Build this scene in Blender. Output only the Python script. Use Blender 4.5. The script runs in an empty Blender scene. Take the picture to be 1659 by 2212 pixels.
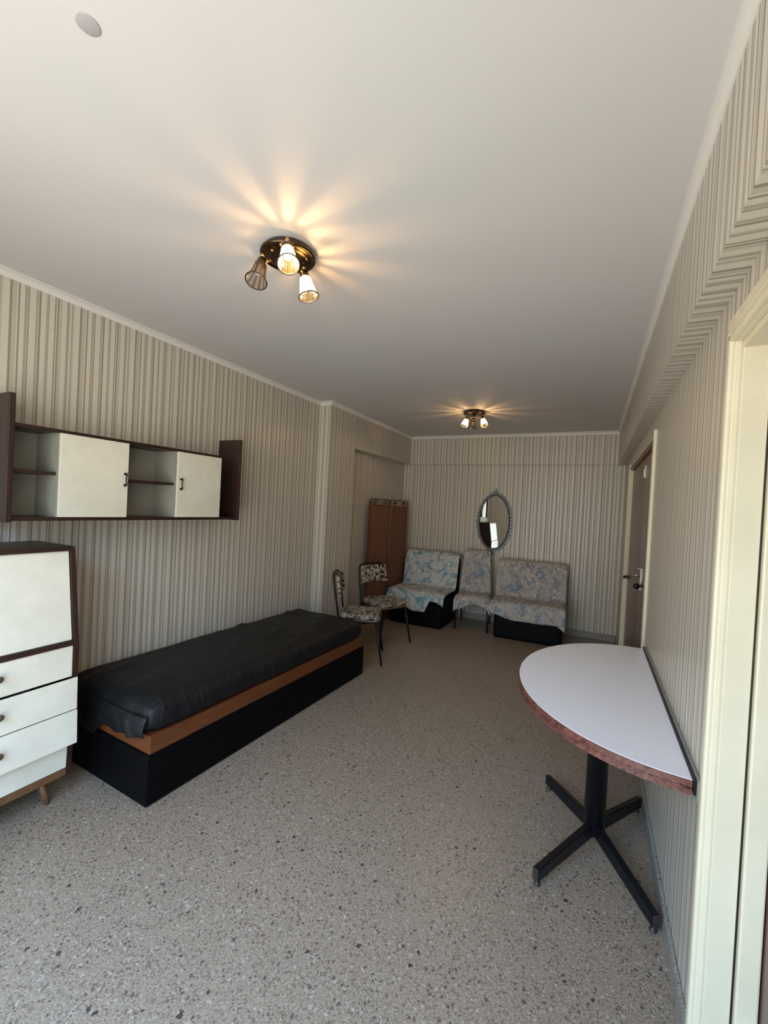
import bpy, bmesh, math, random
from mathutils import Vector, Matrix, noise
PI = math.pi
sc = bpy.context.scene
COL = sc.collection

# ---------------------------------------------------------------- camera
CAM_H = 1.5313
YAW, PITCH, ROLL, FPX = 0.4607, -0.0135, 0.0519, 909.53
cy, sy = math.cos(YAW), math.sin(YAW)
fw = Vector((-sy, cy, 0)); rt = Vector((cy, sy, 0)); up = Vector((0, 0, 1))
f2 = fw*math.cos(PITCH) + up*math.sin(PITCH); u2 = up*math.cos(PITCH) - fw*math.sin(PITCH)
r3 = rt*math.cos(ROLL) + u2*math.sin(ROLL); u3 = u2*math.cos(ROLL) - rt*math.sin(ROLL)
cam_d = bpy.data.cameras.new('camera'); cam = bpy.data.objects.new('camera', cam_d); COL.objects.link(cam)
cam.matrix_world = Matrix(((r3.x, u3.x, -f2.x, 0), (r3.y, u3.y, -f2.y, 0), (r3.z, u3.z, -f2.z, CAM_H), (0, 0, 0, 1)))
cam_d.sensor_fit = 'HORIZONTAL'; cam_d.sensor_width = 36; cam_d.lens = 36*FPX/1659
cam_d.clip_start = 0.02
sc.camera = cam

# ---------------------------------------------------------------- world and daylight
W = bpy.data.worlds.new('sky'); sc.world = W; W.use_nodes = True
nt = W.node_tree; nt.nodes.clear()
wo = nt.nodes.new('ShaderNodeOutputWorld'); bg = nt.nodes.new('ShaderNodeBackground')
tc = nt.nodes.new('ShaderNodeTexCoord'); sp = nt.nodes.new('ShaderNodeSeparateXYZ'); cr = nt.nodes.new('ShaderNodeValToRGB')
mr = nt.nodes.new('ShaderNodeMapRange'); mr.inputs['From Min'].default_value = -1; mr.inputs['From Max'].default_value = 1
nt.links.new(tc.outputs['Generated'], sp.inputs[0]); nt.links.new(sp.outputs['Z'], mr.inputs['Value'])
nt.links.new(mr.outputs[0], cr.inputs[0]); nt.links.new(cr.outputs[0], bg.inputs[0]); nt.links.new(bg.outputs[0], wo.inputs[0])
el = cr.color_ramp.elements
el[0].position = 0.0; el[0].color = (0.70, 0.66, 0.64, 1)       # sunlit ground and facades below
el[1].position = 1.0; el[1].color = (0.62, 1.0, 1.9, 1)        # blue sky
for p, c in ((0.44, (0.82, 0.775, 0.745, 1)), (0.49, (0.84, 0.82, 0.80, 1)), (0.53, (0.46, 0.48, 0.50, 1)), (0.62, (0.42, 0.52, 0.66, 1)), (0.71, (0.92, 1.38, 2.15, 1))):
    e = el.new(p); e.color = c
bg.inputs[1].default_value = 8.2
sc.view_settings.view_transform = 'Standard'; sc.view_settings.look = 'None'
sc.view_settings.gamma = 1; sc.view_settings.use_curve_mapping = False
sc.view_settings.exposure = 0.0
sc.cycles.max_bounces = 10; sc.cycles.diffuse_bounces = 6; sc.cycles.glossy_bounces = 5; sc.cycles.transparent_max_bounces = 12
sc.cycles.sample_clamp_indirect = 6
sc.cycles.use_denoising = True
sc.cycles.caustics_refractive = False

# room numbers (metres)
XL, XR, YB, YF, ZC = -2.654, 0.325, 5.937, -0.22, 2.60
XL2 = XL + 0.14        # left wall beyond the pier
YP = 3.70              # pier step
BX, BZ = 0.245, 2.186  # right beam: inner face and underside
NY, NX = 4.22, -2.63   # niche start and its back plane
WX0, WX1, WZ1 = -2.02, 0.27, 2.45   # balcony window opening in the front wall

pl = bpy.data.lights.new('window_portal', 'AREA'); pl.shape = 'RECTANGLE'; pl.size = WX1-WX0; pl.size_y = WZ1
pl.cycles.is_portal = True
po = bpy.data.objects.new('window_portal', pl); COL.objects.link(po)
po.location = ((WX0+WX1)/2, YF-0.16, WZ1/2+0.02); po.rotation_euler = (-PI/2, 0, PI)
po.rotation_euler = Vector((0, 1, 0)).to_track_quat('-Z', 'Z').to_euler()

# ---------------------------------------------------------------- materials
def s2l(c):
    return tuple((v/12.92 if v <= 0.04045 else ((v+0.055)/1.055)**2.4) for v in c)
def rgb(r, g, b): return s2l((r/255, g/255, b/255)) + (1,)
MATS = {}
def mat(name, color=(0.8, 0.8, 0.8, 1), rough=0.5, metal=0.0, spec=0.5, **kw):
    if name in MATS: return MATS[name]
    m = bpy.data.materials.new(name); m.use_nodes = True
    b = m.node_tree.nodes['Principled BSDF']
    b.inputs['Base Color'].default_value = color; b.inputs['Roughness'].default_value = rough
    b.inputs['Metallic'].default_value = metal; b.inputs['Specular IOR Level'].default_value = spec
    for k, v in kw.items(): b.inputs[k.replace('_', ' ')].default_value = v
    MATS[name] = m
    return m
class N:
    def __init__(s, m): s.t = m.node_tree; s.b = s.t.nodes['Principled BSDF']
    def n(s, kind, **kw):
        x = s.t.nodes.new(kind)
        for k, v in kw.items(): setattr(x, k, v)
        return x
    def l(s, a, b): s.t.links.new(a, b)
    def math(s, op, a, b=None, c=None):
        x = s.n('ShaderNodeMath', operation=op)
        for i, v in enumerate((a, b, c)):
            if v is None: continue
            if isinstance(v, (int, float)): x.inputs[i].default_value = v
            else: s.l(v, x.inputs[i])
        return x.outputs[0]
    def mix(s, f, a, b, mode='MIX'):
        x = s.n('ShaderNodeMix', data_type='RGBA', blend_type=mode)
        for i, v in ((0, f), (6, a), (7, b)):
            if isinstance(v, (int, float)): x.inputs[i].default_value = v
            elif isinstance(v, tuple): x.inputs[i].default_value = v
            else: s.l(v, x.inputs[i])
        return x.outputs[2]
    def ramp(s, fac, stops, interp='LINEAR'):
        x = s.n('ShaderNodeValToRGB'); r = x.color_ramp; r.interpolation = interp
        r.elements[0].position, r.elements[0].color = stops[0]
        r.elements[1].position, r.elements[1].color = stops[-1]
        for p, c in stops[1:-1]:
            e = r.elements.new(p); e.color = c
        s.l(fac, x.inputs[0]); return x.outputs[0]
    def noise(s, vec, scale, detail=3, rough=0.5, dist=0.0):
        x = s.n('ShaderNodeTexNoise'); x.inputs['Scale'].default_value = scale; x.inputs['Detail'].default_value = detail
        x.inputs['Roughness'].default_value = rough; x.inputs['Distortion'].default_value = dist
        if vec is not None: s.l(vec, x.inputs['Vector'])
        return x.outputs[0]
    def bump(s, h, strength=0.2, dist=0.01):
        x = s.n('ShaderNodeBump'); x.inputs['Strength'].default_value = strength; x.inputs['Distance'].default_value = dist
        s.l(h, x.inputs['Height']); s.l(x.outputs[0], s.b.inputs['Normal'])
    def coord(s, kind='Object'): return s.n('ShaderNodeTexCoord').outputs[kind]
    def mapping(s, vec, scale=(1, 1, 1), rot=(0, 0, 0), loc=(0, 0, 0)):
        x = s.n('ShaderNodeMapping'); x.inputs['Scale'].default_value = scale; x.inputs['Rotation'].default_value = rot
        x.inputs['Location'].default_value = loc
        s.l(vec, x.inputs['Vector']); return x.outputs[0]

def wallpaper(name, axis):
    m = mat(name, rough=0.45); n = N(m)
    sep = n.n('ShaderNodeSeparateXYZ'); n.l(n.coord(), sep.inputs[0])
    c = n.math('ADD', sep.outputs[axis], 20.0)
    rnd = random.Random(11)
    LIGHT, MID, TAUPE, DARK = rgb(210, 203, 187), rgb(190, 181, 164), rgb(171, 161, 144), rgb(150, 139, 122)
    stops = []; p = 0.0; i = 0
    widths = [(.085, LIGHT), (.022, TAUPE), (.018, MID), (.030, DARK), (.062, LIGHT), (.020, MID), (.03, TAUPE), (.075, LIGHT),
              (.02, DARK), (.016, LIGHT), (.02, DARK), (.05, MID), (.07, LIGHT), (.045, TAUPE), (.025, LIGHT), (.02, TAUPE), (.02, MID),
              (.09, LIGHT), (.03, DARK), (.055, MID), (.02, LIGHT), (.022, DARK), (.06, LIGHT), (.03, TAUPE), (.015, MID), (.018, DARK)]
    tot = sum(w for w, _ in widths)
    for w, col in widths:
        stops.append((p, col)); p += w/tot
    f = n.math('FRACT', n.math('DIVIDE', c, 0.32))
    colr = n.ramp(f, stops, 'CONSTANT')
    nz = n.noise(n.coord(), 1.3, 2)
    colr = n.mix(n.math('MULTIPLY', nz, 0.10), colr, rgb(150, 138, 118))
    n.l(colr, n.b.inputs['Base Color'])
    lum = n.n('ShaderNodeRGBToBW'); n.l(colr, lum.inputs[0])
    rr = n.n('ShaderNodeMapRange'); rr.inputs['From Min'].default_value = .22; rr.inputs['From Max'].default_value = .55
    rr.inputs['To Min'].default_value = .60; rr.inputs['To Max'].default_value = .30
    n.l(lum.outputs[0], rr.inputs['Value']); n.l(rr.outputs[0], n.b.inputs['Roughness'])
    vv = n.mapping(n.coord(), scale=((260, 260, 4) if axis != 2 else (4, 4, 4)))
    n.bump(n.noise(vv, 1.0, 2), 0.12, 0.001)
    return m
WPX = wallpaper('wallpaper_across', 0); WPY = wallpaper('wallpaper_along', 1)

def plaster():
    m = mat('ceiling_plaster', rgb(214, 208, 204), 0.75, spec=.3); n = N(m)
    v = n.coord(); nz = n.noise(v, 0.8, 4, .6)
    n.l(n.mix(nz, rgb(216, 206, 204), rgb(206, 208, 202)), n.b.inputs['Base Color'])
    n.bump(n.noise(v, 22, 3), 0.05, 0.004)
    return m
PLASTER = plaster()
COVE = mat('cornice_paint', rgb(226, 221, 212), .42)
CREAM = mat('cream_paint', rgb(222, 212, 180), .38)
n = N(CREAM); n.l(n.mix(n.noise(n.coord(), 6, 4, .6), rgb(226, 217, 188), rgb(206, 196, 165)), n.b.inputs['Base Color'])

def terrazzo(name, base, base2, base_rough):
    m = mat(name, rough=base_rough, spec=.5); n = N(m)
    v = n.coord()
    wv = n.n('ShaderNodeVectorMath', operation='ADD'); n.l(v, wv.inputs[0])
    nn = n.n('ShaderNodeTexNoise'); nn.inputs['Scale'].default_value = 75; nn.inputs['Detail'].default_value = 3; n.l(v, nn.inputs['Vector'])
    sc_ = n.n('ShaderNodeVectorMath', operation='SCALE'); n.l(nn.outputs['Color'], sc_.inputs[0]); sc_.inputs['Scale'].default_value = .022
    n.l(sc_.outputs[0], wv.inputs[1]); wv = wv.outputs[0]
    colr = n.mix(n.noise(v, 1.1, 4, .65), base, base2)
    def specks(scale, off, lo, hi, col, amt, det=2):
        nonlocal colr
        nz = n.noise(n.mapping(v, loc=(off, off*1.7, 0), rot=(0, 0, off), scale=(1, 1.35, 1)), scale, det, .55)
        f = n.ramp(nz, [(lo, (0, 0, 0, 1)), (hi, (1, 1, 1, 1))])
        colr = n.mix(n.math('MULTIPLY', f, amt*.72), colr, col)
    def chips(scale, off, thr, sel, col, amt):
        nonlocal colr
        mp = n.mapping(wv, loc=(off, off*1.7, 0), rot=(0, 0, off))
        vo = n.n('ShaderNodeTexVoronoi'); vo.inputs['Scale'].default_value = scale; n.l(mp, vo.inputs['Vector'])
        s = n.n('ShaderNodeSeparateColor'); n.l(vo.outputs['Color'], s.inputs[0])
        a = n.math('LESS_THAN', vo.outputs['Distance'], n.math('MULTIPLY_ADD', s.outputs[1], thr*.7, thr*.5))
        bsel = n.math('LESS_THAN', s.outputs[0], sel)
        colr = n.mix(n.math('MULTIPLY', n.math('MULTIPLY', a, bsel), amt), colr, col)
    specks(95, 0.3, .54, .60, rgb(184, 170, 152), .6)
    specks(120, 2.3, .56, .61, rgb(122, 104, 84), .75)
    specks(150, 5.3, .555, .60, rgb(86, 76, 66), .75)
    chips(70, 1.3, .38, .22, rgb(198, 190, 178), .40)
    specks(210, 9.3, .57, .62, rgb(92, 80, 68), .8)
    chips(80, 4.1, .42, .30, rgb(112, 92, 76), .7)
    chips(105, 3.9, .36, .36, rgb(84, 74, 66), .75)
    chips(66, 2.2, .33, .30, rgb(78, 70, 64), .85)
    chips(38, 7.7, .26, .10, rgb(50, 46, 44), .9)
    # barely visible tile joints
    sep = n.n('ShaderNodeSeparateXYZ'); n.l(v, sep.inputs[0])
    for ax, o in ((0, 20.11), (1, 20.07)):
        f = n.math('FRACT', n.math('DIVIDE', n.math('ADD', sep.outputs[ax], o), .40))
        colr = n.mix(n.math('MULTIPLY', n.math('LESS_THAN', f, .006), .30), colr, rgb(120, 112, 104))
    n.l(colr, n.b.inputs['Base Color'])
    n.l(n.math('MULTIPLY_ADD', n.noise(v, 3.0, 4, .6), .22, base_rough-.1), n.b.inputs['Roughness'])
    return m
FLOOR = terrazzo('terrazzo', rgb(160, 140, 116), rgb(150, 133, 112), .36)
BASEB = terrazzo('terrazzo_skirting', rgb(160, 156, 144), rgb(146, 146, 136), .40)

def wood(name, c1, c2, rough=.4, axis=2, scale=1.0, dist=2.0):
    m = mat(name, rough=rough); n = N(m)
    s = [38*scale]*3; s[axis] = 2.2*scale
    v = n.mapping(n.coord(), scale=tuple(s))
    nz = n.noise(v, 1.0, 6, .62, dist)
    n.l(n.ramp(nz, [(.3, c1), (.7, c2)]), n.b.inputs['Base Color'])
    n.bump(nz, .08, .002)
    return m
WALNUT = wood('dark_walnut', rgb(36, 20, 15), rgb(60, 35, 27), .42, 2)
WALNUT_Y = wood('dark_walnut_long', rgb(34, 19, 14), rgb(58, 34, 26), .38, 1)
ORANGEWOOD = wood('varnished_pine', rgb(84, 44, 20), rgb(116, 64, 30), .45, 1)
REDWOOD = wood('redwood_edge', rgb(58, 28, 22), rgb(134, 84, 70), .4, 1, .7, 3)
DOORWOOD = wood('door_veneer', rgb(70, 42, 34), rgb(104, 68, 54), .25, 2)
DOORWOOD2 = wood('door_veneer_red', rgb(86, 42, 28), rgb(116, 60, 42), .3, 2)
LEGWOOD = wood('leg_wood', rgb(88, 60, 38), rgb(130, 92, 60), .45, 2)
def panel_white():
    m = mat('white_laminate', rough=.42); n = N(m)
    nz = n.noise(n.coord(), 5, 5, .65)
    n.l(n.mix(n.ramp(nz, [(.35, (0, 0, 0, 1)), (.8, (1, 1, 1, 1))]), rgb(232, 226, 206), rgb(214, 208, 188)), n.b.inputs['Base Color'])
    return m
WHITE = panel_white()
GREYBACK = mat('grey_backing', rgb(150, 146, 132), .5)
LAMINATE = mat('table_laminate', rgb(234, 232, 232), .25, spec=.5)
BLACKMET = mat('black_metal', rgb(14, 16, 19), .40, .0, .4)
DARKMET_GAPSHADE = mat('dark_steel_and_gap_shade', rgb(60, 58, 56), .35, .8)
BLACKVINYL = mat('black_vinyl', rgb(4, 4, 5), .55, spec=.12)
n = N(BLACKVINYL); n.bump(n.noise(n.coord(), 90, 2), .15, .002)
def fabric_black():
    m = mat('black_sheet', rough=.55, spec=.35); n = N(m)
    v = n.coord()
    n.l(n.mix(n.noise(v, 2.5, 3), rgb(8, 8, 10), rgb(16, 16, 16)), n.b.inputs['Base Color'])
    n.b.inputs['Sheen Weight'].default_value = .0
    n.bump(n.noise(n.mapping(v, rot=(0, 0, .6), scale=(1.0, 3.2, 1)), 3.2, 5, .62, 1.6), .75, .02)
    return m
SHEET = fabric_black()
BRONZE = mat('bronze', rgb(82, 68, 52), .24, .95)
BRASS = mat('brass', rgb(190, 158, 104), .22, .95)
CHROME = mat('chrome', rgb(210, 208, 202), .15, 1.0)
OFFWHITE = mat('hinge_paint', rgb(222, 216, 200), .4)
SILVER = mat('aged_silver', rgb(122, 121, 118), .42, .8)
MIRROR = mat('mirror_glass', (0.92, 0.94, 0.93, 1), .015, 1.0)
RUST = mat('worn_foot', rgb(70, 62, 56), .5, .5)
SOCKETIN = mat('bulb_off', rgb(190, 184, 170), .2)

def patterned(name, ground, cols, scale, streak=1.0, thr=.5):
    m = mat(name, rough=.85, spec=.2); n = N(m)
    v = n.mapping(n.coord('UV'), scale=(scale, scale/streak, 1))
    c = ground
    for i, (col, sca, lo) in enumerate(cols):
        vv = n.mapping(v, loc=(i*3.7, i*5.1, i*1.3))
        nz = n.noise(vv, sca, 2, .5, 1.2)
        f = n.ramp(nz, [(lo, (0, 0, 0, 1)), (lo+.03, (1, 1, 1, 1))])
        c = n.mix(f, c, col)
    n.l(c, n.b.inputs['Base Color'])
    n.bump(n.noise(n.coord('UV'), 6, 4, .6), .3, .01)
    return m
FLORAL = patterned('blue_floral_cloth', rgb(198, 200, 192), [(rgb(120, 158, 172), 1.5, .54), (rgb(176, 172, 164), 4.0, .60), (rgb(206, 206, 198), 5.0, .62), (rgb(84, 92, 98), 8.0, .635)], 6.5)
PATCH = patterned('blue_beige_patch_cloth', rgb(176, 172, 168), [(rgb(134, 148, 162), 1.5, .53), (rgb(190, 182, 164), 2.6, .56), (rgb(150, 146, 146), 4.0, .58), (rgb(200, 200, 200), 6.0, .62), (rgb(104, 104, 112), 7.0, .64)], 4.6, 1.7)
CHAIRFAB = patterned('black_white_leaf_fabric', rgb(176, 166, 148), [(rgb(34, 31, 29), 2.2, .50), (rgb(150, 140, 124), 5.0, .62)], 13.0)
MUSTARD = mat('olive_vinyl', rgb(112, 94, 68), .45)

def cardboard():
    m = mat('woven_brown_panel', rough=.7); n = N(m)
    v = n.coord()
    nz = n.noise(n.mapping(v, scale=(1, 1, 60)), 1.0, 2); nz2 = n.noise(v, 14, 3)
    n.l(n.mix(n.math('MULTIPLY', n.math('ADD', nz, nz2), .5), rgb(98, 62, 38), rgb(126, 84, 54)), n.b.inputs['Base Color'])
    return m
WICKER = cardboard()
def emis(name, col, st):
    m = mat(name, col, .4); b = m.node_tree.nodes['Principled BSDF']
    b.inputs['Emission Color'].default_value = col; b.inputs['Emission Strength'].default_value = st
    return m
BULB = emis('bulb_lit', (1.0, 0.80, 0.50, 1), 30)
def glassmat(name, tint, rough, glow=None, tr_mix=.5):
    m = bpy.data.materials.new(name); m.use_nodes = True; t = m.node_tree; t.nodes.clear()
    o = t.nodes.new('ShaderNodeOutputMaterial')
    tr = t.nodes.new('ShaderNodeBsdfTransparent'); tr.inputs[0].default_value = tint
    tl = t.nodes.new('ShaderNodeBsdfTranslucent'); tl.inputs[0].default_value = glow or tint
    gl = t.nodes.new('ShaderNodeBsdfGlossy'); gl.inputs['Roughness'].default_value = rough
    a = t.nodes.new('ShaderNodeMixShader'); a.inputs[0].default_value = tr_mix
    b = t.nodes.new('ShaderNodeMixShader'); b.inputs[0].default_value = .10
    t.links.new(tr.outputs[0], a.inputs[1]); t.links.new(tl.outputs[0], a.inputs[2])
    t.links.new(a.outputs[0], b.inputs[1]); t.links.new(gl.outputs[0], b.inputs[2]); t.links.new(b.outputs[0], o.inputs[0])
    MATS[name] = m; return m
SHADEG = glassmat('ribbed_glass', (1.0, .92, .70, 1), .1, (1, .84, .44, 1), .6)
RIBG = glassmat('glass_rib', (.30, .22, .12, 1), .1, (1, .84, .44, 1), .8)
CLEARG = glassmat('ribbed_glass_unlit', (.86, .80, .72, 1), .1, (.5, .46, .40, 1), .3)
CLEARR = glassmat('glass_rib_unlit', (.40, .34, .27, 1), .1, (.35, .31, .26, 1), .5)
def paneglass():
    m = bpy.data.materials.new('window_pane_glass'); m.use_nodes = True; t = m.node_tree; t.nodes.clear()
    o = t.nodes.new('ShaderNodeOutputMaterial'); tr = t.nodes.new('ShaderNodeBsdfTransparent'); tr.inputs[0].default_value = (.95, .97, .96, 1)
    gl = t.nodes.new('ShaderNodeBsdfGlossy'); gl.inputs['Roughness'].default_value = .02
    a = t.nodes.new('ShaderNodeMixShader'); a.inputs[0].default_value = .06
    t.links.new(tr.outputs[0], a.inputs[1]); t.links.new(gl.outputs[0], a.inputs[2]); t.links.new(a.outputs[0], o.inputs[0]); return m
PANE = paneglass()

# ---------------------------------------------------------------- mesh helpers
class MB:
    """collects shapes that become ONE mesh object"""
    def __init__(s): s.bm = bmesh.new(); s.mats = []
    def mi(s, m):
        if m is None: return 0
        if m not in s.mats: s.mats.append(m)
        return s.mats.index(m)
    def _merge(s, b, m, M=None):
        i = s.mi(m)
        if M is not None: bmesh.ops.transform(b, matrix=M, verts=b.verts)
        for f in b.faces: f.material_index = i
        me = bpy.data.meshes.new('tmp'); b.to_mesh(me); b.free(); s.bm.from_mesh(me); bpy.data.meshes.remove(me)
        return s
    def box(s, lo, hi, m=None, bev=0.0, seg=2, M=None):
        b = bmesh.new(); bmesh.ops.create_cube(b, size=1)
        lo, hi = Vector(lo), Vector(hi)
        for v in b.verts: v.co = Vector([(lo[k]+hi[k])/2 + v.co[k]*(hi[k]-lo[k]) for k in range(3)])
        if bev > 0: bmesh.ops.bevel(b, geom=list(b.edges), offset=bev, segments=seg, affect='EDGES', profile=.5)
        return s._merge(b, m, M)
    def prism(s, pts, lo, hi, axis=1, m=None, bev=0, M=None):
        """pts: 2D outline; extruded along axis from lo to hi"""
        b = bmesh.new()
        def P(p, t):
            return {0: (t, p[0], p[1]), 1: (p[0], t, p[1]), 2: (p[0], p[1], t)}[axis]
        a = [b.verts.new(P(p, lo)) for p in pts]; c = [b.verts.new(P(p, hi)) for p in pts]
        b.faces.new(a); b.faces.new(list(reversed(c)))
        k = len(pts)
        for i in range(k): b.faces.new((a[i], c[i], c[(i+1) % k], a[(i+1) % k]))
        bmesh.ops.recalc_face_normals(b, faces=b.faces)
        if bev > 0: bmesh.ops.bevel(b, geom=list(b.edges), offset=bev, segments=2, affect='EDGES')
        return s._merge(b, m, M)
    def tube(s, pts, r, m=None, n=10, caps=True, smooth=0, closed=False, flat=1.0):
        """swept tube; r number or list"""
        P = [Vector(p) for p in pts]
        if smooth and len(P) > 2:
            q = []
            L = len(P)
            for i in range(L-1 if not closed else L):
                p0 = P[(i-1) % L] if (closed or i > 0) else P[0]; p1 = P[i]; p2 = P[(i+1) % L]; p3 = P[(i+2) % L] if (closed or i+2 < L) else P[-1]
                for k in range(smooth):
                    t = k/smooth
                    q.append(.5*((2*p1)+(-p0+p2)*t+(2*p0-5*p1+4*p2-p3)*t*t+(-p0+3*p1-3*p2+p3)*t**3))
            if not closed: q.append(P[-1])
            if isinstance(r, (list, tuple)):
                rr = []
                for j in range(len(q)):
                    t = j/smooth; i = min(int(t), len(r)-2); rr.append(r[i]+(r[i+1]-r[i])*(t-i))
                r = rr
            P = q
        b = bmesh.new(); rings = []; L = len(P)
        T0 = None; nrm = None
        for i in range(L):
            if closed: T = (P[(i+1) % L]-P[(i-1) % L]).normalized()
            else: T = (P[min(i+1, L-1)]-P[max(i-1, 0)]).normalized()
            if nrm is None:
                nrm = T.orthogonal().normalized()
            else:
                nrm = (nrm - T*nrm.dot(T)).normalized()
            bn = T.cross(nrm); R_ = r[i] if isinstance(r, (list, tuple)) else r
            rings.append([b.verts.new(P[i]+(nrm*math.cos(2*PI*k/n)+bn*math.sin(2*PI*k/n)*flat)*R_) for k in range(n)])
        for i in range(L if closed else L-1):
            A, B = rings[i], rings[(i+1) % L]
            for k in range(n): b.faces.new((A[k], A[(k+1) % n], B[(k+1) % n], B[k]))
        if caps and not closed:
            b.faces.new(list(reversed(rings[0]))); b.faces.new(rings[-1])
        for f in b.faces: f.smooth = True
        bmesh.ops.recalc_face_normals(b, faces=b.faces)
        return s._merge(b, m)
    def lathe(s, prof, m=None, n=32, M=None, ms=None):
        b = bmesh.new(); rings = []
        for r, z in prof:
            if r < 1e-6: rings.append([b.verts.new((0, 0, z))])
            else: rings.append([b.verts.new((r*math.cos(2*PI*k/n), r*math.sin(2*PI*k/n), z)) for k in range(n)])
        for A, B in zip(rings, rings[1:]):
            for k in range(n):
                if len(A) == 1 and len(B) == 1: continue
                if len(A) == 1: b.faces.new((A[0], B[(k+1) % n], B[k]))
                elif len(B) == 1: b.faces.new((A[k], A[(k+1) % n], B[0]))
                else: b.faces.new((A[k], A[(k+1) % n], B[(k+1) % n], B[k]))
        for f in b.faces: f.smooth = True
        bmesh.ops.recalc_face_normals(b, faces=b.faces)
        return s._merge(b, m, M)
    def ball(s, c, r, m=None, n=10, sc_=(1, 1, 1)):
        b = bmesh.new(); bmesh.ops.create_uvsphere(b, u_segments=n, v_segments=max(6, n//2), radius=r)
        for v in b.verts: v.co = Vector((v.co.x*sc_[0]+c[0], v.co.y*sc_[1]+c[1], v.co.z*sc_[2]+c[2]))
        for f in b.faces: f.smooth = True
        return s._merge(b, m)
    def grid(s, fn, nu, nv, m=None, uv=None, thick=0):
        """surface sheet fn(u,v); u,v in 0..1"""
        b = bmesh.new(); L = b.loops.layers.uv.new('UVMap')
        V = [[b.verts.new(fn(i/nu, j/nv)) for i in range(nu+1)] for j in range(nv+1)]
        for j in range(nv):
            for i in range(nu):
                f = b.faces.new((V[j][i], V[j][i+1], V[j+1][i+1], V[j+1][i])); f.smooth = True
                for lp, (a, c) in zip(f.loops, ((i, j), (i+1, j), (i+1, j+1), (i, j+1))):
                    lp[L].uv = uv(a/nu, c/nv) if uv else (a/nu, c/nv)
        return s._merge(b, m)
    def build(s, name, m=None, parent=None, loc=(0, 0, 0), rotz=0):
        me = bpy.data.meshes.new(name); s.bm.to_mesh(me); s.bm.free()
        for x in (s.mats or ([m] if m else [])): me.materials.append(x)
        o = bpy.data.objects.new(name, me); COL.objects.link(o)
        o.location = loc; o.rotation_euler = (0, 0, rotz)
        if parent: o.parent = parent
        return o
def boxuv(o, s=1.0):
    """simple box-projected UVs in metres"""
    me = o.data
    if 'UVMap' not in me.uv_layers: me.uv_layers.new(name='UVMap')
    uv = me.uv_layers['UVMap'].data
    for p in me.polygons:
        nx, ny, nz = [abs(c) for c in p.normal]
        for li in p.loop_indices:
            c = me.vertices[me.loops[li].vertex_index].co
            uv[li].uv = ((c.x, c.y) if nz >= max(nx, ny) else ((c.y, c.z) if nx > ny else (c.x, c.z)))
            uv[li].uv = (uv[li].uv[0]*s, uv[li].uv[1]*s)
def thing(name, label, cat, loc=(0, 0, 0), rotz=0, group=None):
    o = bpy.data.objects.new(name, None); COL.objects.link(o)
    o.location = loc; o.rotation_euler = (0, 0, rotz); o.empty_display_size = .1
    return tag(o, label, cat, group)
def tag(o, label, cat, group=None):
    o['label'] = label; o['category'] = cat
    if group: o['group'] = group
    return o
def struct(o, label=None):
    o['kind'] = 'structure'
    if label: o['label'] = label
    return o
def smooth(o, ang=40):
    for p in o.data.polygons: p.use_smooth = True
    o.data.set_sharp_from_angle(angle=math.radians(ang)); return o

# ================================================================ SETTING
m = MB(); m.box((XL-.2, YF-.2, -.12), (XR+.8, YB+.2, 0)); struct(m.build('floor', FLOOR))
m = MB(); m.box((XL-.2, YF-.2, ZC), (XR+.8, YB+.2, ZC+.12)); struct(m.build('ceiling', PLASTER))
def paper(mb, lo, hi):
    """box papered so that stripes always run the right way"""
    b = bmesh.new(); bmesh.ops.create_cube(b, size=1)
    for v in b.verts: v.co = Vector([(lo[k]+hi[k])/2 + v.co[k]*(hi[k]-lo[k]) for k in range(3)])
    ia, ib = mb.mi(WPY), mb.mi(WPX)
    b.normal_update()
    idx = [ib if abs(f.normal.y) > .5 else ia for f in b.faces]
    for f, i in zip(b.faces, idx): f.material_index = i
    me = bpy.data.meshes.new('t'); b.to_mesh(me); b.free(); mb.bm.from_mesh(me); bpy.data.meshes.remove(me)
T = .2
m = MB()
paper(m, (XL-T, YF-T, 0), (XL, YP, ZC))
paper(m, (XL-T, YP, 0), (XL2, NY, ZC))
paper(m, (XL-T, NY, BZ), (XL2, YB+T, ZC))
paper(m, (XL-T, NY, 0), (NX, YB+T, BZ))
struct(m.build('wall_left'))
D1a, D1b, D1h = 3.10, 5.02, 2.05      # far door opening
D2a, D2b, D2h = 0.50, 1.395, 2.01     # near door opening
m = MB()
paper(m, (XR, D2b, 0), (XR+T, D1a, BZ)); paper(m, (XR, D1b, 0), (XR+T, YB+T, BZ)); paper(m, (XR, YF-T, 0), (XR+T, D2a, BZ))
paper(m, (XR, D1a, D1h), (XR+T, D1b, BZ)); paper(m, (XR, D2a, D2h), (XR+T, D2b, BZ))
paper(m, (BX, YF-T, BZ), (XR+T, YB+T, ZC))
struct(m.build('wall_right'))
m = MB()
b_ = MB()
for lo, hi in (((NX, YB, 0), (XR, YB+T, BZ)), ((XL2, YB-.05, BZ), (BX, YB+T, ZC))):
    m2 = m; b = bmesh.new(); bmesh.ops.create_cube(b, size=1)
    for v in b.verts: v.co = Vector([(lo[k]+hi[k])/2 + v.co[k]*(hi[k]-lo[k]) for k in range(3)])
    m._merge(b, WPX)
b_.bm.free()
struct(m.build('wall_back'))
m = MB()
paper(m, (XL, YF-.10, 0), (WX0, YF, ZC)); paper(m, (WX1, YF-.10, 0), (XR, YF, BZ)); paper(m, (WX0, YF-.10, WZ1), (BX, YF, ZC))
struct(m.build('wall_front'))

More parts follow.
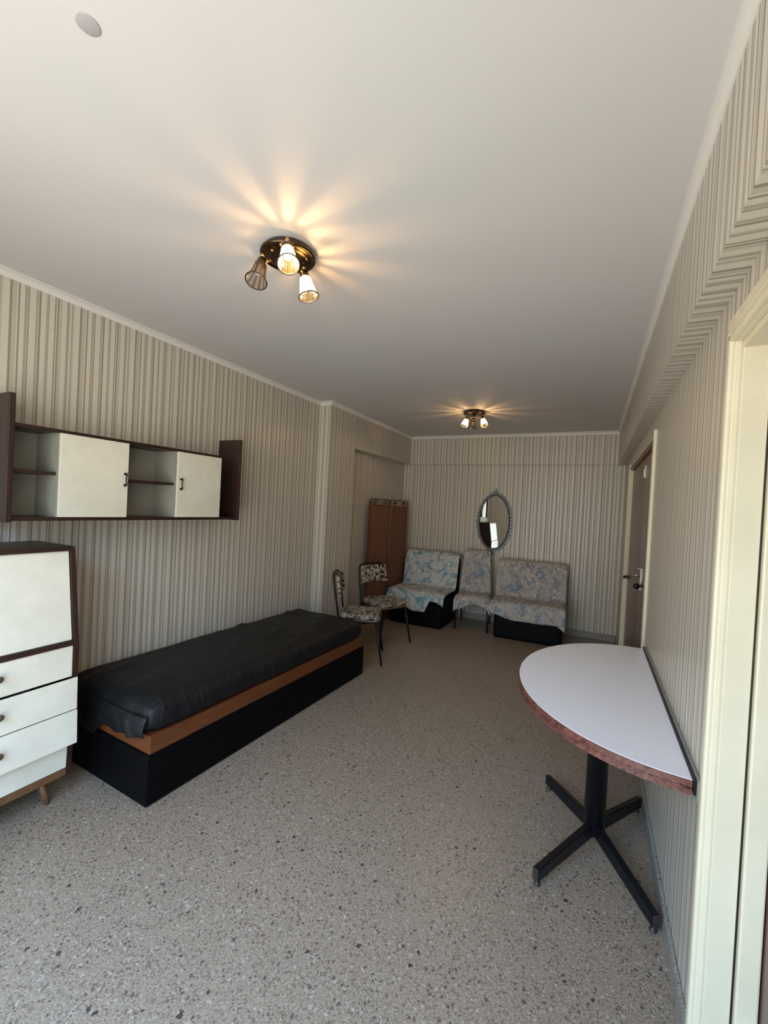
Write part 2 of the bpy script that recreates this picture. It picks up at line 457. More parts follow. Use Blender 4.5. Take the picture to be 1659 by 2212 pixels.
# balcony window behind the camera
m = MB(); fwd = .05
m.box((WX0, YF-.14, .0), (WX0+fwd, YF-.06, WZ1)); m.box((WX1-fwd, YF-.14, 0), (WX1, YF-.06, WZ1))
m.box((WX0, YF-.14, WZ1-fwd), (WX1, YF-.06, WZ1)); m.box((WX0, YF-.14, 0), (WX1, YF-.06, .04))
for k in (1, 2, 3):
    x = WX0+(WX1-WX0)*k/4; m.box((x-.03, YF-.13, .04), (x+.03, YF-.07, WZ1-fwd))
wf = struct(m.build('window_1', OFFWHITE))
for k in range(4):
    x0 = WX0+(WX1-WX0)*k/4; x1 = WX0+(WX1-WX0)*(k+1)/4
    g = MB(); g.box((x0+.03, YF-.102, .05), (x1-.03, YF-.098, WZ1-.06)); g.build('pane', PANE, wf)

# cornices: small cove at the ceiling
def cove(name, p0, p1, nrm, w=.036, h=.034, ext0=0, ext1=0):
    p0, p1 = Vector(p0), Vector(p1); d = (p1-p0).normalized(); nn = Vector(nrm)
    prof = [(0, 0), (w, 0), (w, -.006)] + [(w-.004-(w-.010)*math.sin(t*PI/2), -.006-(h-.010)*(1-math.cos(t*PI/2))) for t in (0, .25, .5, .75, 1)] + [(.004, -h), (0, -h)]
    b = bmesh.new(); A = []; B = []
    for a, z in prof:
        A.append(b.verts.new(p0+nn*a+Vector((0, 0, z))-d*(a*ext0))); B.append(b.verts.new(p1+nn*a+Vector((0, 0, z))+d*(a*ext1)))
    b.faces.new(A); b.faces.new(list(reversed(B)))
    for i in range(len(A)): b.faces.new((A[i], B[i], B[(i+1) % len(A)], A[(i+1) % len(A)]))
    bmesh.ops.recalc_face_normals(b, faces=b.faces)
    mb = MB(); mb._merge(b, COVE); return struct(mb.build(name, COVE))
z = ZC
cove('trim_1', (XL, YF, z), (XL, YP, z), (1, 0, 0), ext1=-1)
cove('trim_2', (XL, YP, z), (XL2, YP, z), (0, -1, 0), ext0=-1, ext1=1)
cove('trim_3', (XL2, YP, z), (XL2, YB-.05, z), (1, 0, 0), ext0=1, ext1=-1)
cove('trim_4', (XL2, YB-.05, z), (BX, YB-.05, z), (0, -1, 0), ext0=-1, ext1=-1)
cove('trim_5', (BX, YF, z), (BX, YB-.05, z), (-1, 0, 0), w=.027, h=.027, ext1=-1)

# skirting
def skirt(name, boxes):
    mb = MB()
    for lo, hi in boxes: mb.box(lo, hi, BASEB, .003, 1)
    return struct(mb.build(name))
skirt('baseboard_left', [((XL, YF, 0), (XL+.014, YP-.014, .085)), ((XL, YP-.014, 0), (XL2+.014, YP, .085)), ((XL2, YP, 0), (XL2+.014, NY, .085)), ((NX, NY, 0), (NX+.014, YB-.014, .085))])
skirt('baseboard_back', [((NX, YB-.014, 0), (XR, YB, .085))])
skirt('baseboard_right', [((XR-.014, D2b+.08, 0), (XR, D1a-.045, .085)), ((XR-.014, D1b+.045, 0), (XR, YB-.014, .085))])

# door_1: the far brown double door on the right
d1 = MB()
for y0, y1 in ((D1a-.045, D1a+.004), (D1b-.004, D1b+.045)):
    d1.box((XR-.016, y0, 0), (XR+.002, y1, D1h+.04), CREAM, .003)
d1.box((XR-.010, D1a-.002, D1h), (XR-.001, D1b+.002, D1h+.010), CREAM, .002)
for y0, y1 in ((D1a, D1a+.03), (D1b-.03, D1b)): d1.box((XR, y0, 0), (XR+.16, y1, D1h), CREAM)
d1.box((XR, D1a, D1h-.025), (XR+.16, D1b, D1h), DOORWOOD2)
d1 = struct(d1.build('door_1'))
leafs = ((D1a+.032, 3.86, DOORWOOD), (3.866, D1b-.032, DOORWOOD2))
for i, (y0, y1, mm) in enumerate(leafs):
    l_ = MB(); l_.box((XR+.022, y0, .012), (XR+.06, y1, D1h-.028), mm, .003)
    l_.box((XR+.018, y0+.005, .012), (XR+.023, y1-.005, .10), DOORWOOD2)
    lf = l_.build('door_leaf', mm, d1)
    if i == 0:
        for zz in (.35, 1.10, 1.90):
            h = MB(); h.box((XR-.012, D1a+.022, zz-.055), (XR+.022, D1a+.052, zz+.055), OFFWHITE, .004); h.tube([(XR+.0, D1a+.055, zz-.06), (XR+.0, D1a+.055, zz+.06)], .009, OFFWHITE)
            h.build('hinge', None, lf)
        b_ = MB(); b_.box((XR+.012, 3.775, 1.85), (XR+.022, 3.80, 1.95), OFFWHITE, .003); b_.tube([(XR+.010, 3.787, 1.86), (XR+.010, 3.787, 1.92)], .005, OFFWHITE); b_.build('bolt', None, lf)
        k = MB(); k.box((XR+.014, 3.67, 1.0), (XR+.022, 3.71, 1.17), CHROME, .003)
        k.tube([(XR+.014, 3.69, 1.11), (XR-.03, 3.69, 1.11)], .008, CHROME); k.tube([(XR-.03, 3.69, 1.11), (XR-.032, 3.64, 1.11)], .008, CHROME)
        k.ball((XR+.004, 3.69, 1.16), .012, CHROME); k.build('door_handle', None, lf)
        k = MB(); k.ball((XR-.012, 3.62, 1.04), .022, BLACKMET, 14); k.tube([(XR+.02, 3.62, 1.04), (XR-.01, 3.62, 1.04)], .008, BLACKMET); k.build('door_knob', None, lf)
    else:
        k = MB(); k.box((XR+.010, 4.86, .93), (XR+.022, 4.94, .96), BLACKMET, .003); k.tube([(XR+.01, 4.9, .95), (XR-.014, 4.9, .95), (XR-.018, 4.78, .95)], .009, BLACKMET); k.build('door_handle', None, lf)

# door_2: the near door at the right edge of the photo
A = MB()
def casing(mb, y0, y1, z0, z1):   # outer board plus two raised ridges
    mb.box((XR-.014, y0, z0), (XR+.001, y1, z1), CREAM, .003)
for zz in (0,):
    y0 = D2b; casing(A, y0, y0+.085, 0, D2h+.085)
    A.box((XR-.026, y0+.002, 0), (XR-.010, y0+.026, D2h+.026), CREAM, .006)
    A.box((XR-.022, y0+.032, 0), (XR-.010, y0+.050, D2h+.050), CREAM, .005)
    casing(A, D2a-.085, D2a, 0, D2h+.085)
    A.box((XR-.014, D2a, D2h), (XR+.001, D2b, D2h+.085), CREAM, .003)
    A.box((XR-.026, D2a, D2h+.002), (XR-.010, D2b+.02, D2h+.026), CREAM, .006)
    A.box((XR-.022, D2a, D2h+.032), (XR-.010, D2b+.045, D2h+.050), CREAM, .005)
# linings with a rebate
A.box((XR+.001, D2b-.012, 0), (XR+.058, D2b, D2h), CREAM, .002); A.box((XR+.064, D2b-.024, 0), (XR+.11, D2b-.001, D2h), CREAM, .004)
A.box((XR+.056, D2b-.004, 0), (XR+.066, D2b-.0005, D2h), DARKMET_GAPSHADE)  # shadow gap beside the door stop, drawn as a dark strip
A.box((XR, D2a, 0), (XR+.16, D2a+.02, D2h), CREAM); A.box((XR, D2a, D2h-.02), (XR+.16, D2b, D2h), CREAM)
d2 = struct(A.build('door_2'))
L_ = MB(); L_.box((XR+.112, D2a+.024, .012), (XR+.15, D2b-.002, D2h-.024), DOORWOOD, .003); lf = L_.build('door_leaf', None, d2)
for zz in (.22, 1.86):
    h = MB(); h.box((XR+.072, D2b-.030, zz-.05), (XR+.108, D2b-.024, zz+.05), OFFWHITE, .002); h.tube([(XR+.108, D2b-.034, zz-.055), (XR+.108, D2b-.034, zz+.055)], .008, OFFWHITE)
    h.build('hinge', None, lf)

# ================================================================ CEILING LAMPS
def spot_head(name, parent, top, rim, lit, local):
    """head from the swivel at `top` to the rim centre, coordinates local to the lamp"""
    top, rim = Vector(top)-local, Vector(rim)-local
    d = (rim-top).normalized(); L = (rim-top).length
    q = d.to_track_quat('Z', 'Y').to_matrix().to_4x4(); M = Matrix.Translation(top) @ q
    s = MB()
    s.lathe([(0, -.004), (.010, -.004), (.018, .004), (.021, .030), (.018, .032), (0, .032)], BRONZE, 20, M)
    h = s.build('spot_head', None, parent)
    # ribbed glass cone: every other flute is thicker glass
    b = bmesh.new(); nn = 40; prof = [(.021, .028), (.025, .036), (.030, L*.62), (.036, L*.85), (.042, L)]
    rings = []
    for r, zz in prof:
        rings.append([b.verts.new(M @ Vector(((r*(1.0 if k % 2 else .93))*math.cos(2*PI*k/nn), (r*(1.0 if k % 2 else .93))*math.sin(2*PI*k/nn), zz))) for k in range(nn)])
    sm = MB(); ia, ib = (sm.mi(SHADEG), sm.mi(RIBG)) if lit else (sm.mi(CLEARG), sm.mi(CLEARR))
    for A_, B_ in zip(rings, rings[1:]):
        for k in range(nn):
            f = b.faces.new((A_[k], A_[(k+1) % nn], B_[(k+1) % nn], B_[k])); f.material_index = ib if k % 4 < 2 else ia
    me = bpy.data.meshes.new('t'); b.to_mesh(me); b.free(); sm.bm.from_mesh(me); bpy.data.meshes.remove(me)
    sh = sm.build('lamp_shade', None, h)
    r_ = MB(); r_.tube([M @ Vector((.0428*math.cos(2*PI*k/28), .0428*math.sin(2*PI*k/28), L)) for k in range(28)], .0026, DARKMET_GAPSHADE, 8, closed=True)
    r_.build('rim_ring', None, sh)
    bb = MB(); bb.lathe([(0, .032), (.010, .034), (.011, .042), (.015, L*.50), (.0155, L*.62), (.011, L*.70), (0, L*.72)], BULB if lit else SOCKETIN, 20, M)
    bb.build('bulb', None, h)
    # cage wires / bracket
    w = MB()
    for a in (0, PI):
        w.tube([M @ Vector((.020*math.cos(a), .020*math.sin(a), .030)), M @ Vector((.022*math.cos(a), .022*math.sin(a), .0)), M @ Vector((.006*math.cos(a), .006*math.sin(a), -.02))], .0028, BRASS, 6)
    w.ball(M @ Vector((.024, 0, .012)), .007, BRASS); w.ball(M @ Vector((-.024, 0, .012)), .007, BRASS)
    w.build('bracket', None, h)
    if lit:
        ld = bpy.data.lights.new('bulb_light', 'POINT'); ld.energy = LAMP_W; ld.color = (1.0, .62, .36); ld.shadow_soft_size = .003
        lo = bpy.data.objects.new('bulb_light', ld); COL.objects.link(lo); lo.parent = h; lo.location = M @ Vector((0, 0, L*.84))
LAMP_W = 5.0
def ceiling_lamp(label, cx, cy_, heads, R=.118):
    c = Vector((cx, cy_, ZC))
    t = thing('ceiling_spotlight', label, 'ceiling lamp', c, 0, 'three-spot brass ceiling lamps')
    p = MB(); p.lathe([(0, 0), (R*.86, 0), (R*.92, -.012), (R*.99, -.018), (R, -.024), (R*.97, -.031), (R*.90, -.033), (R*.86, -.028), (R*.80, -.026), (R*.74, -.034), (R*.60, -.036), (R*.2, -.037), (.014, -.038), (.010, -.048), (0, -.050)], BRONZE, 56)
    pl_ = p.build('ceiling_plate', None, t)
    for k in range(6):
        a = k*PI/3+.3; sc2 = MB(); sc2.ball((R*.70*math.cos(a), R*.70*math.sin(a), -.036), .006, BRASS); sc2.build('screw', None, pl_)
    for top, rim, lit in heads:
        tp = Vector(top)-c
        a = MB(); a.tube([(tp.x, tp.y, -.030), (tp.x, tp.y, tp.z+.018)], .005, BRASS); a.ball((tp.x, tp.y, tp.z+.016), .010, BRASS); a.build('swivel', None, t)
        spot_head('spot', t, top, rim, lit, c)
    return t
ceiling_lamp('round bronze ceiling lamp above the black bed with three glass spots, nearer the camera', -1.225, 1.42,
             [((-1.297, 1.345, 2.54), (-1.283, 1.300, 2.425), False), ((-1.133, 1.303, 2.54), (-1.090, 1.267, 2.435), True), ((-1.190, 1.485, 2.54), (-1.160, 1.490, 2.428), True)])
ceiling_lamp('round bronze ceiling lamp at the far end of the room above the armchairs', -1.20, 4.48,
             [((-1.265, 4.455, 2.54), (-1.295, 4.44, 2.44), True), ((-1.225, 4.545, 2.54), (-1.245, 4.60, 2.44), False), ((-1.115, 4.485, 2.54), (-1.078, 4.46, 2.44), True)])
m = MB(); m.lathe([(0, 0), (.025, 0), (.025, -.0012), (.023, -.002), (0, -.0025)], mat('cover_paint', rgb(172, 165, 163), .8), 32)
tag(m.build('junction_cover', PLASTER, None, (-1.095, .551, ZC)), 'small round painted cover plate on the ceiling at the top left', 'cover plate')

# ================================================================ WALL SHELF CABINET
t = thing('wall_cabinet', 'long dark walnut wall cabinet with two white doors hung on the left wall', 'wall cabinet', (XL, 1.55, 1.37))
def B(name, lo, hi, mm, parent, bev=.002):
    """box given in world coordinates, parented to an empty or part without rotation"""
    off = Vector((0, 0, 0)); p = parent
    while p is not None: off += Vector(p.location); p = p.parent
    mb = MB(); mb.box(Vector(lo)-off, Vector(hi)-off, mm, bev); return mb.build(name, mm, parent)
CF = XL+.22   # carcass front
y0s, y1s = .985, 2.215
B('top_board', (XL+.001, y0s, 1.817), (CF, y1s, 1.835), WALNUT_Y, t)
B('bottom_board', (XL+.001, y0s, 1.372), (CF, 2.378, 1.390), WALNUT_Y, t)
B('back_panel', (XL+.001, y0s, 1.390), (XL+.012, y1s, 1.817), GREYBACK, t, 0)
B('side_panel', (XL+.001, .958, 1.366), (XL+.235, .985, 1.968), WALNUT, t, .004)
B('side_panel', (XL+.001, 2.376, 1.366), (XL+.228, 2.398, 1.980), WALNUT, t, .004)
B('end_panel', (XL+.001, y1s-.016, 1.390), (CF-.002, y1s, 1.817), WALNUT, t)
for yy in (1.180, 1.522, 1.852): B('divider', (XL+.012, yy-.009, 1.390), (CF-.004, yy+.009, 1.817), GREYBACK, t, 0)
B('shelf', (XL+.012, y0s, 1.602), (CF-.012, 1.171, 1.618), WALNUT_Y, t)
B('shelf', (XL+.012, 1.531, 1.596), (CF-.012, 1.843, 1.612), WALNUT_Y, t)
for i, (a, c) in enumerate(((1.175, 1.524), (1.848, 2.200))):
    dr = B('door', (CF-.002, a, 1.391), (CF+.014, c, 1.817), WHITE, t, .002)
    yy = c-.018 if i == 0 else a+.025
    h = MB(); o_ = Vector((XL, 1.55, 1.37)); q = Vector((CF+.014, yy, 1.607))-o_
    h.tube([q+Vector((0, 0, .032)), q+Vector((.018, 0, .030)), q+Vector((.010, 0, 0)), q+Vector((.018, 0, -.030)), q+Vector((0, 0, -.032))], .0035, BLACKMET, 8, smooth=4)
    h.ball(q+Vector((.002, 0, .032)), .009, BLACKMET); h.ball(q+Vector((.002, 0, -.032)), .009, BLACKMET)
    h.build('handle', None, dr)

# ================================================================ SECRETARY CHEST
t = thing('secretary_desk', 'tall walnut secretary desk with white drop front and white drawers beside the bed', 'desk', (-2.45, .78, 0))
L0, L1 = .36, 1.20; XB = XL+.016
O = Vector((-2.45, .78, 0))
def P1(name, pts, y0, y1, mm, parent=t, bev=.002):
    mb = MB(); off = O
    mb.prism([(p[0]-O.x, p[1]) for p in pts], y0-O.y, y1-O.y, 1, mm, bev); return mb.build(name, mm, parent)
side = [(XB, .125), (-2.262, .125), (-2.236, .46), (-2.232, .76), (-2.303, 1.252), (XB, 1.252)]
P1('side_panel', side, L0, L0+.022, WALNUT); P1('side_panel', side, L1-.022, L1, WALNUT)
P1('top_panel', [(XB, 1.232), (-2.300, 1.232), (-2.303, 1.254), (XB, 1.254)], L0+.022, L1-.022, WALNUT_Y)
P1('back_panel', [(XB, .14), (XB+.01, .14), (XB+.01, 1.232), (XB, 1.232)], L0+.022, L1-.022, GREYBACK)
P1('bottom_rail', [(XB+.01, .125), (-2.262, .125), (-2.260, .165), (XB+.01, .165)], L0+.022, L1-.022, LEGWOOD)
P1('middle_rail', [(XB+.01, .775), (-2.236, .775), (-2.240, .797), (XB+.01, .797)], L0+.022, L1-.022, WALNUT_Y)
P1('drop_front', [(-2.285, .799), (-2.252, .799), (-2.312, 1.230), (-2.335, 1.230)], L0+.024, L1-.024, WHITE)
dz = [(.622, .773, -2.247, -2.243, .024), (.460, .616, -2.232, -2.226, .004), (.292, .455, -2.228, -2.218, .002)]
KNOB = mat('knob_metal', rgb(120, 108, 88), .4, .7)
def knob(dr, x, yy, zz):
    mb = MB(); M = Matrix.Translation(Vector((x, yy, zz))-O) @ Vector((1, 0, 0)).to_track_quat('Z', 'Y').to_matrix().to_4x4()
    mb.lathe([(0, 0), (.006, 0), (.006, .010), (.014, .016), (.015, .022), (.010, .027), (0, .028)], KNOB, 18, M); mb.build('knob', KNOB, dr)
for z0, z1, xb, xf, ins in dz:
    dr = P1('drawer', [(xb-.24, z0), (xf, z0), (xb, z1), (xb-.24, z1)] if False else [(xb-.03 if ins > .01 else -2.231, z0), (xf+.004, z0), (xb+.006, z1), (xb-.03 if ins > .01 else -2.231, z1)], L0+ins, L1-ins, WHITE)
    for yy in (.885, .66): knob(dr, xf+.002, yy, (z0+z1)/2+.01)
P1('lower_front', [(-2.285, .166), (-2.258, .166), (-2.252, .290), (-2.285, .290)], L0+.024, L1-.024, WHITE)
for lx, ly, dx, dy in ((-2.33, L1-.10, .03, .02), (-2.33, L0+.10, .03, -.02), (-2.59, L1-.10, -.01, .02), (-2.59, L0+.10, -.01, -.02)):
    mb = MB(); mb.tube([Vector((lx, ly, .125))-O, Vector((lx+dx, ly+dy, 0.0))-O], [.022, .010], LEGWOOD, 14); mb.build('leg', LEGWOOD, t)

# ================================================================ BED
t = thing('divan_bed', 'low black divan bed with orange wood rail along the left wall', 'bed', (-2.235, 2.36, 0), math.radians(-2.0))
BW, BL = .80, 2.03      # local x from -BW/2..BW/2, y from -BL/2..
m = MB(); m.box((-BW/2+.01, -BL/2, 0.004), (BW/2, BL/2, .255), BLACKVINYL, .008)
m.build('base', None, t)
m = MB(); m.box((-BW/2+.02, -BL/2+.015, .255), (BW/2-.008, BL/2-.02, .345), ORANGEWOOD, .003); m.build('wooden_frame', None, t)
# mattress: dense puffy block with soft pulled folds
m = MB()
def mattress():
    b = bmesh.new(); nx, ny, nz_ = 40, 100, 6
    x0, x1, y0, y1, z0, z1 = -BW/2+.015, BW/2+.004, -BL/2+.005, BL/2-.01, .330, .492
    V = {}
    def sp(a): # superellipse corner rounding
        return a
    def pos(i, j, k):
        u, v, w = i/nx*2-1, j/ny*2-1, k/nz_*2-1
        x = (x0+x1)/2+u*(x1-x0)/2; y = (y0+y1)/2+v*(y1-y0)/2; zz = (z0+z1)/2+w*(z1-z0)/2
        hx, hy, hz = (x1-x0)/2, (y1-y0)/2, (z1-z0)/2; r = .082
        c = Vector((max(-(hx-r), min(hx-r, u*hx)), max(-(hy-r), min(hy-r, v*hy)), max(-(hz-r), min(hz-r, w*hz))))
        p = Vector((u*hx, v*hy, w*hz)); d = p-c
        if d.length > 1e-6:
            mx = max(abs(d.x), abs(d.y), abs(d.z)); d = d.normalized()*mx if mx > 0 else d; p = c+d
        q = Vector(((x0+x1)/2+p.x, (y0+y1)/2+p.y, (z0+z1)/2+p.z))
        if w > -.9:
            crown = (1-u*u)*(1-v**4)*.018
            f = noise.noise(Vector((q.x*2.2, q.y*1.6, 3.1)))*.010
            ang = q.x*.8+q.y*.55
            f += max(0, noise.noise(Vector((ang*9+noise.noise(q*3)*1.2, (q.y*.8-q.x*.5)*1.8, 1.7))))**1.5*.030
            ang2 = q.x*.25-q.y*.9
            f += max(0, noise.noise(Vector((ang2*8+noise.noise(q*2.4)*1.6, (q.y*.3+q.x)*1.7, 9.7))))**1.5*.026*(.5+.5*v)
            q.z += (crown+f)*(.3+.7*max(0, w))
            # side folds
            s = max(0, abs(u)-.93)/.07
            q.x += math.copysign(1, u)*s*(noise.noise(Vector((q.y*6, q.z*4, 2)))*.010+.004)
            s = max(0, -v-.95)/.05
            q.y -= s*(.012+noise.noise(Vector((q.x*8, q.z*5, 4)))*.016)
        else:
            # ragged hem of the sheet: hangs lower in places
            q.z += noise.noise(Vector((q.x*6, q.y*5, 7)))*.018
            if u > .8 and v < -.75: q.z += -.0
        return q
    def vert(i, j, k):
        key = (i, j, k)
        if key not in V: V[key] = b.verts.new(pos(i, j, k))
        return V[key]
    for i in range(nx):
        for j in range(ny):
            for k in (0, nz_): b.faces.new((vert(i, j, k), vert(i+1, j, k), vert(i+1, j+1, k), vert(i, j+1, k)))
    for i in range(nx):
        for k in range(nz_):
            for j in (0, ny): b.faces.new((vert(i, j, k), vert(i+1, j, k), vert(i+1, j, k+1), vert(i, j, k+1)))
    for j in range(ny):
        for k in range(nz_):
            for i in (0, nx): b.faces.new((vert(i, j, k), vert(i, j+1, k), vert(i, j+1, k+1), vert(i, j, k+1)))
    for f in b.faces: f.smooth = True
    bmesh.ops.recalc_face_normals(b, faces=b.faces)
    return b
m._merge(mattress(), SHEET); mt = m.build('mattress', None, t)
# loose sheet hanging over the near end
m = MB()
def hem(u, v):
    x = -BW/2+.03+u*(BW-.050)
    t_ = min(1, max(0, (u-.42)/.16)); t_ = t_*t_*(3-2*t_)
    bot = .250+(.338-.250)*t_ + .010*noise.noise(Vector((u*11, 3, 1))) - .022*math.exp(-((u-.70)/.07)**2) + .02*max(0, u-.9)*5
    top = .440
    z = top+(bot-top)*v
    y = -BL/2-.006-.020*math.sin(v*2.4)-.014*noise.noise(Vector((u*8, v*2, 0)))*v-.016*math.exp(-((u-.80-.08*v)/.035)**2)*v+.02*max(0, u-.93)*8
    return Vector((x, y, z))
m.grid(hem, 80, 12, SHEET); hm = m.build('sheet_hem', None, mt)
md = hm.modifiers.new('s', 'SOLIDIFY'); md.thickness = .004

# ================================================================ HALF-OVAL TABLE
TC = Vector((XR-.020, 2.2325, 0)); TA, TBb = .698, .592
t = thing('wall_table', 'half-oval white table with reddish wood edge on black pedestal at the right wall', 'table', TC)
def halfoval(r0, sc_=0.0, n_=64):
    return [((-(TBb+sc_)*math.sin(PI*k/n_)), -(TA+sc_)*math.cos(PI*k/n_)) for k in range(n_+1)]
m = MB(); m.prism(halfoval(0, -.0015), .7655, .768, 2, LAMINATE); m.build('table_top', None, t)
m = MB(); m.prism(halfoval(0), .722, .766, 2, REDWOOD); ed = m.build('edge_band', None, t)
e = MB(); pts = [Vector((p[0], p[1], .741)) for p in halfoval(0, .001)]; e.tube(pts, .0030, REDWOOD, 6); e.build('bead', None, ed)
HC = Vector((.080-TC.x, 2.225-TC.y, 0))
m = MB(); m.lathe([(0, .06), (.045, .06), (.045, .715), (.075, .715), (.075, .722), (0, .722)], BLACKMET, 32, Matrix.Translation(HC)); m.build('pedestal', None, t)
for fx, fy in ((-.149, 2.545), (.294, 2.60), (-.135, 1.85), (.288, 1.86)):
    e = Vector((fx-TC.x, fy-TC.y, 0)); d = (e-HC); L = d.length; d.normalize(); pr = Vector((-d.y, d.x, 0))
    m = MB(); b = bmesh.new(); w = .014
    A_ = [b.verts.new(HC+d*.03+pr*s*w+Vector((0, 0, zz))) for s, zz in ((-1, .052), (1, .052), (1, .115), (-1, .115))]
    B_ = [b.verts.new(e+pr*s*w+Vector((0, 0, zz))) for s, zz in ((-1, .022), (1, .022), (1, .072), (-1, .072))]
    b.faces.new(A_); b.faces.new(list(reversed(B_)))
    for i in range(4): b.faces.new((A_[i], B_[i], B_[(i+1) % 4], A_[(i+1) % 4]))
    bmesh.ops.recalc_face_normals(b, faces=b.faces); bmesh.ops.bevel(b, geom=list(b.edges), offset=.003, segments=2, affect='EDGES')
    m._merge(b, BLACKMET); ft = m.build('foot', None, t)
    g = MB(); g.lathe([(0, 0), (.013, 0), (.014, .006), (.006, .012), (.006, .026), (0, .026)], RUST, 16, Matrix.Translation(e-d*.014)); g.build('glide', None, ft)
    c_ = MB(); c_.box((-.002, -w*.9, .024), (.003, w*.9, .072), RUST, .001, 1, Matrix.Translation(e) @ Matrix.Rotation(math.atan2(d.y, d.x), 4, 'Z')); c_.build('end_cap', None, ft)
m = MB(); m.box((XR-.011, 1.515, .712), (XR, 2.955, .778), mat('grey_batten', rgb(134, 132, 124), .5), .003)
m.box((XR-.0185, 1.524, .730), (XR-.0105, 2.953, .775), BLACKMET)  # black strip stands in for the shaded gap between table and batten
tag(m.build('wall_batten'), 'grey painted batten on the right wall behind the half-oval table', 'batten')

# ================================================================ CHAIRS
def chair(label, x, y, ang, grp='black tubular chairs with leaf-patterned seats'):
    """local: +x is forward, seat centre at origin"""
    t = thing('dining_chair', label, 'chair', (x, y, 0), ang, grp)
    # seat pad
    def seatshape(zc, th, sx, sy_):
        b = bmesh.new(); bmesh.ops.create_cube(b, size=1)
        for v in b.verts: v.co = Vector((v.co.x*sx, v.co.y*sy_*(1.0 if v.co.x > 0 else .88), zc+v.co.z*th))
        vert = [e for e in b.edges if abs(e.verts[0].co.z-e.verts[1].co.z) > th*.5]
        bmesh.ops.bevel(b, geom=vert, offset=.07, segments=6, affect='EDGES', profile=.5)
        top = [e for e in b.edges if abs(e.verts[0].co.z-e.verts[1].co.z) < 1e-5]
        bmesh.ops.bevel(b, geom=top, offset=th*.30, segments=3, affect='EDGES')
        for f in b.faces: f.smooth = True
        return b
    m = MB(); m._merge(seatshape(.447, .050, .40, .41), CHAIRFAB); s = m.build('seat', None, t); boxuv(s); smooth(s, 60)
    m = MB(); m._merge(seatshape(.414, .018, .395, .405), MUSTARD); m.build('seat_underside', None, s)
    # curved back pad
    def pad(off, m_, th, name, par):
        mb = MB()
        def fn(u, v):
            yy = (u-.5)*.37; zz = .635+v*.195
            xx = -.200-(zz-.45)*.17 + .9*yy*yy - .0
            return Vector((xx+off, yy*(1-.06*v), zz))
        mb.grid(fn, 14, 8, m_, uv=lambda a, c: (a*.37, c*.2)); o = mb.build(name, None, par)
        md = o.modifiers.new('s', 'SOLIDIFY'); md.thickness = th; md.offset = 0
        bv = o.modifiers.new('b', 'BEVEL'); bv.width = .006; bv.segments = 2
        return o
    bk = pad(.004, CHAIRFAB, .026, 'backrest', t); pad(-.016, MUSTARD, .014, 'backrest_cover', bk)
    # rear frame hoop: legs rising into the back
    for sgn in (-1, 1):
        m = MB(); m.tube([(-.27, sgn*.20, 0), (-.205, sgn*.18, .41)], [.010, .012], BLACKMET, 10); m.build('leg', None, t)
        m = MB(); m.tube([(.235, sgn*.215, 0), (.165, sgn*.17, .405)], [.009, .014], BLACKMET, 10); m.build('leg', None, t)
    m = MB()
    h = [(-.14, -.185, .412), (-.195, -.188, .43), (-.222, -.188, .55), (-.262, -.186, .76), (-.272, -.165, .830), (-.285, -.06, .845), (-.285, .06, .845), (-.272, .165, .830), (-.262, .186, .76), (-.222, .188, .55), (-.195, .188, .43), (-.14, .185, .412)]
    m.tube(h, .0105, BLACKMET, 10, smooth=5); m.build('back_frame', None, t)
    m = MB(); m.tube([(-.19, -.175, .400), (.15, -.175, .400), (.175, -.15, .400), (.175, .15, .400), (.15, .175, .400), (-.19, .175, .400)], .010, BLACKMET, 8, closed=True); m.build('seat_frame', None, t)
    return t
chair('patterned chair with black tube legs at the far end of the bed, seen side-on', -2.045, 3.715, math.radians(25))
chair('patterned chair with black tube legs in front of the brown folding screen', -2.085, 4.33, math.radians(-25))

# ================================================================ FOLDING SCREEN
SA, SM, SB = Vector((-2.565, 4.74, 0)), Vector((-2.462, 5.14, 0)), Vector((-2.445, 5.70, 0))
t = thing('folding_screen', 'brown folding screen with black scroll top standing in the left corner niche', 'folding screen', SA)
for a, c in ((SA, SM), (SM, SB)):
    d = (c-a); L = d.length; ang = math.atan2(d.y, d.x); M = Matrix.Translation(a-SA) @ Matrix.Rotation(ang, 4, 'Z')
    m = MB(); m.box((.018, -.004, .02), (L-.018, .004, 1.535), WICKER, 0, 1, M)
    pn = m.build('panel', None, t)
    f = MB()
    for lo, hi in (((.002, -.012, 0), (.020, .012, 1.60)), ((L-.020, -.012, 0), (L-.002, .012, 1.60)), ((.02, -.010, .05), (L-.02, .010, .07)), ((.02, -.010, 1.53), (L-.02, .010, 1.548))):
        f.box(lo, hi, DOORWOOD2, .003, 2, M)
    f.build('panel_frame', None, pn)
    s = MB()
    s.tube([M @ Vector(p) for p in ((.01, 0, 1.56), (.012, 0, 1.605), (.03, 0, 1.618), (L-.03, 0, 1.618), (L-.012, 0, 1.605), (L-.01, 0, 1.56))], .006, BLACKMET, 8)
    for c0 in (.25, .75):
        for sg in (-1, 1):
            pts = []
            for k in range(12):
                th = k/11*PI*2.1; r = .006+.020*(k/11)
                pts.append(M @ Vector((L*c0+sg*(.045-r*math.cos(th)), 0, 1.583-sg*r*math.sin(th)*.9)))
            s.tube(pts, .0040, BLACKMET, 6)
        s.tube([M @ Vector((L*c0, 0, 1.545)), M @ Vector((L*c0, 0, 1.618))], .006, BLACKMET, 6)
    s.build('scrollwork', None, pn)

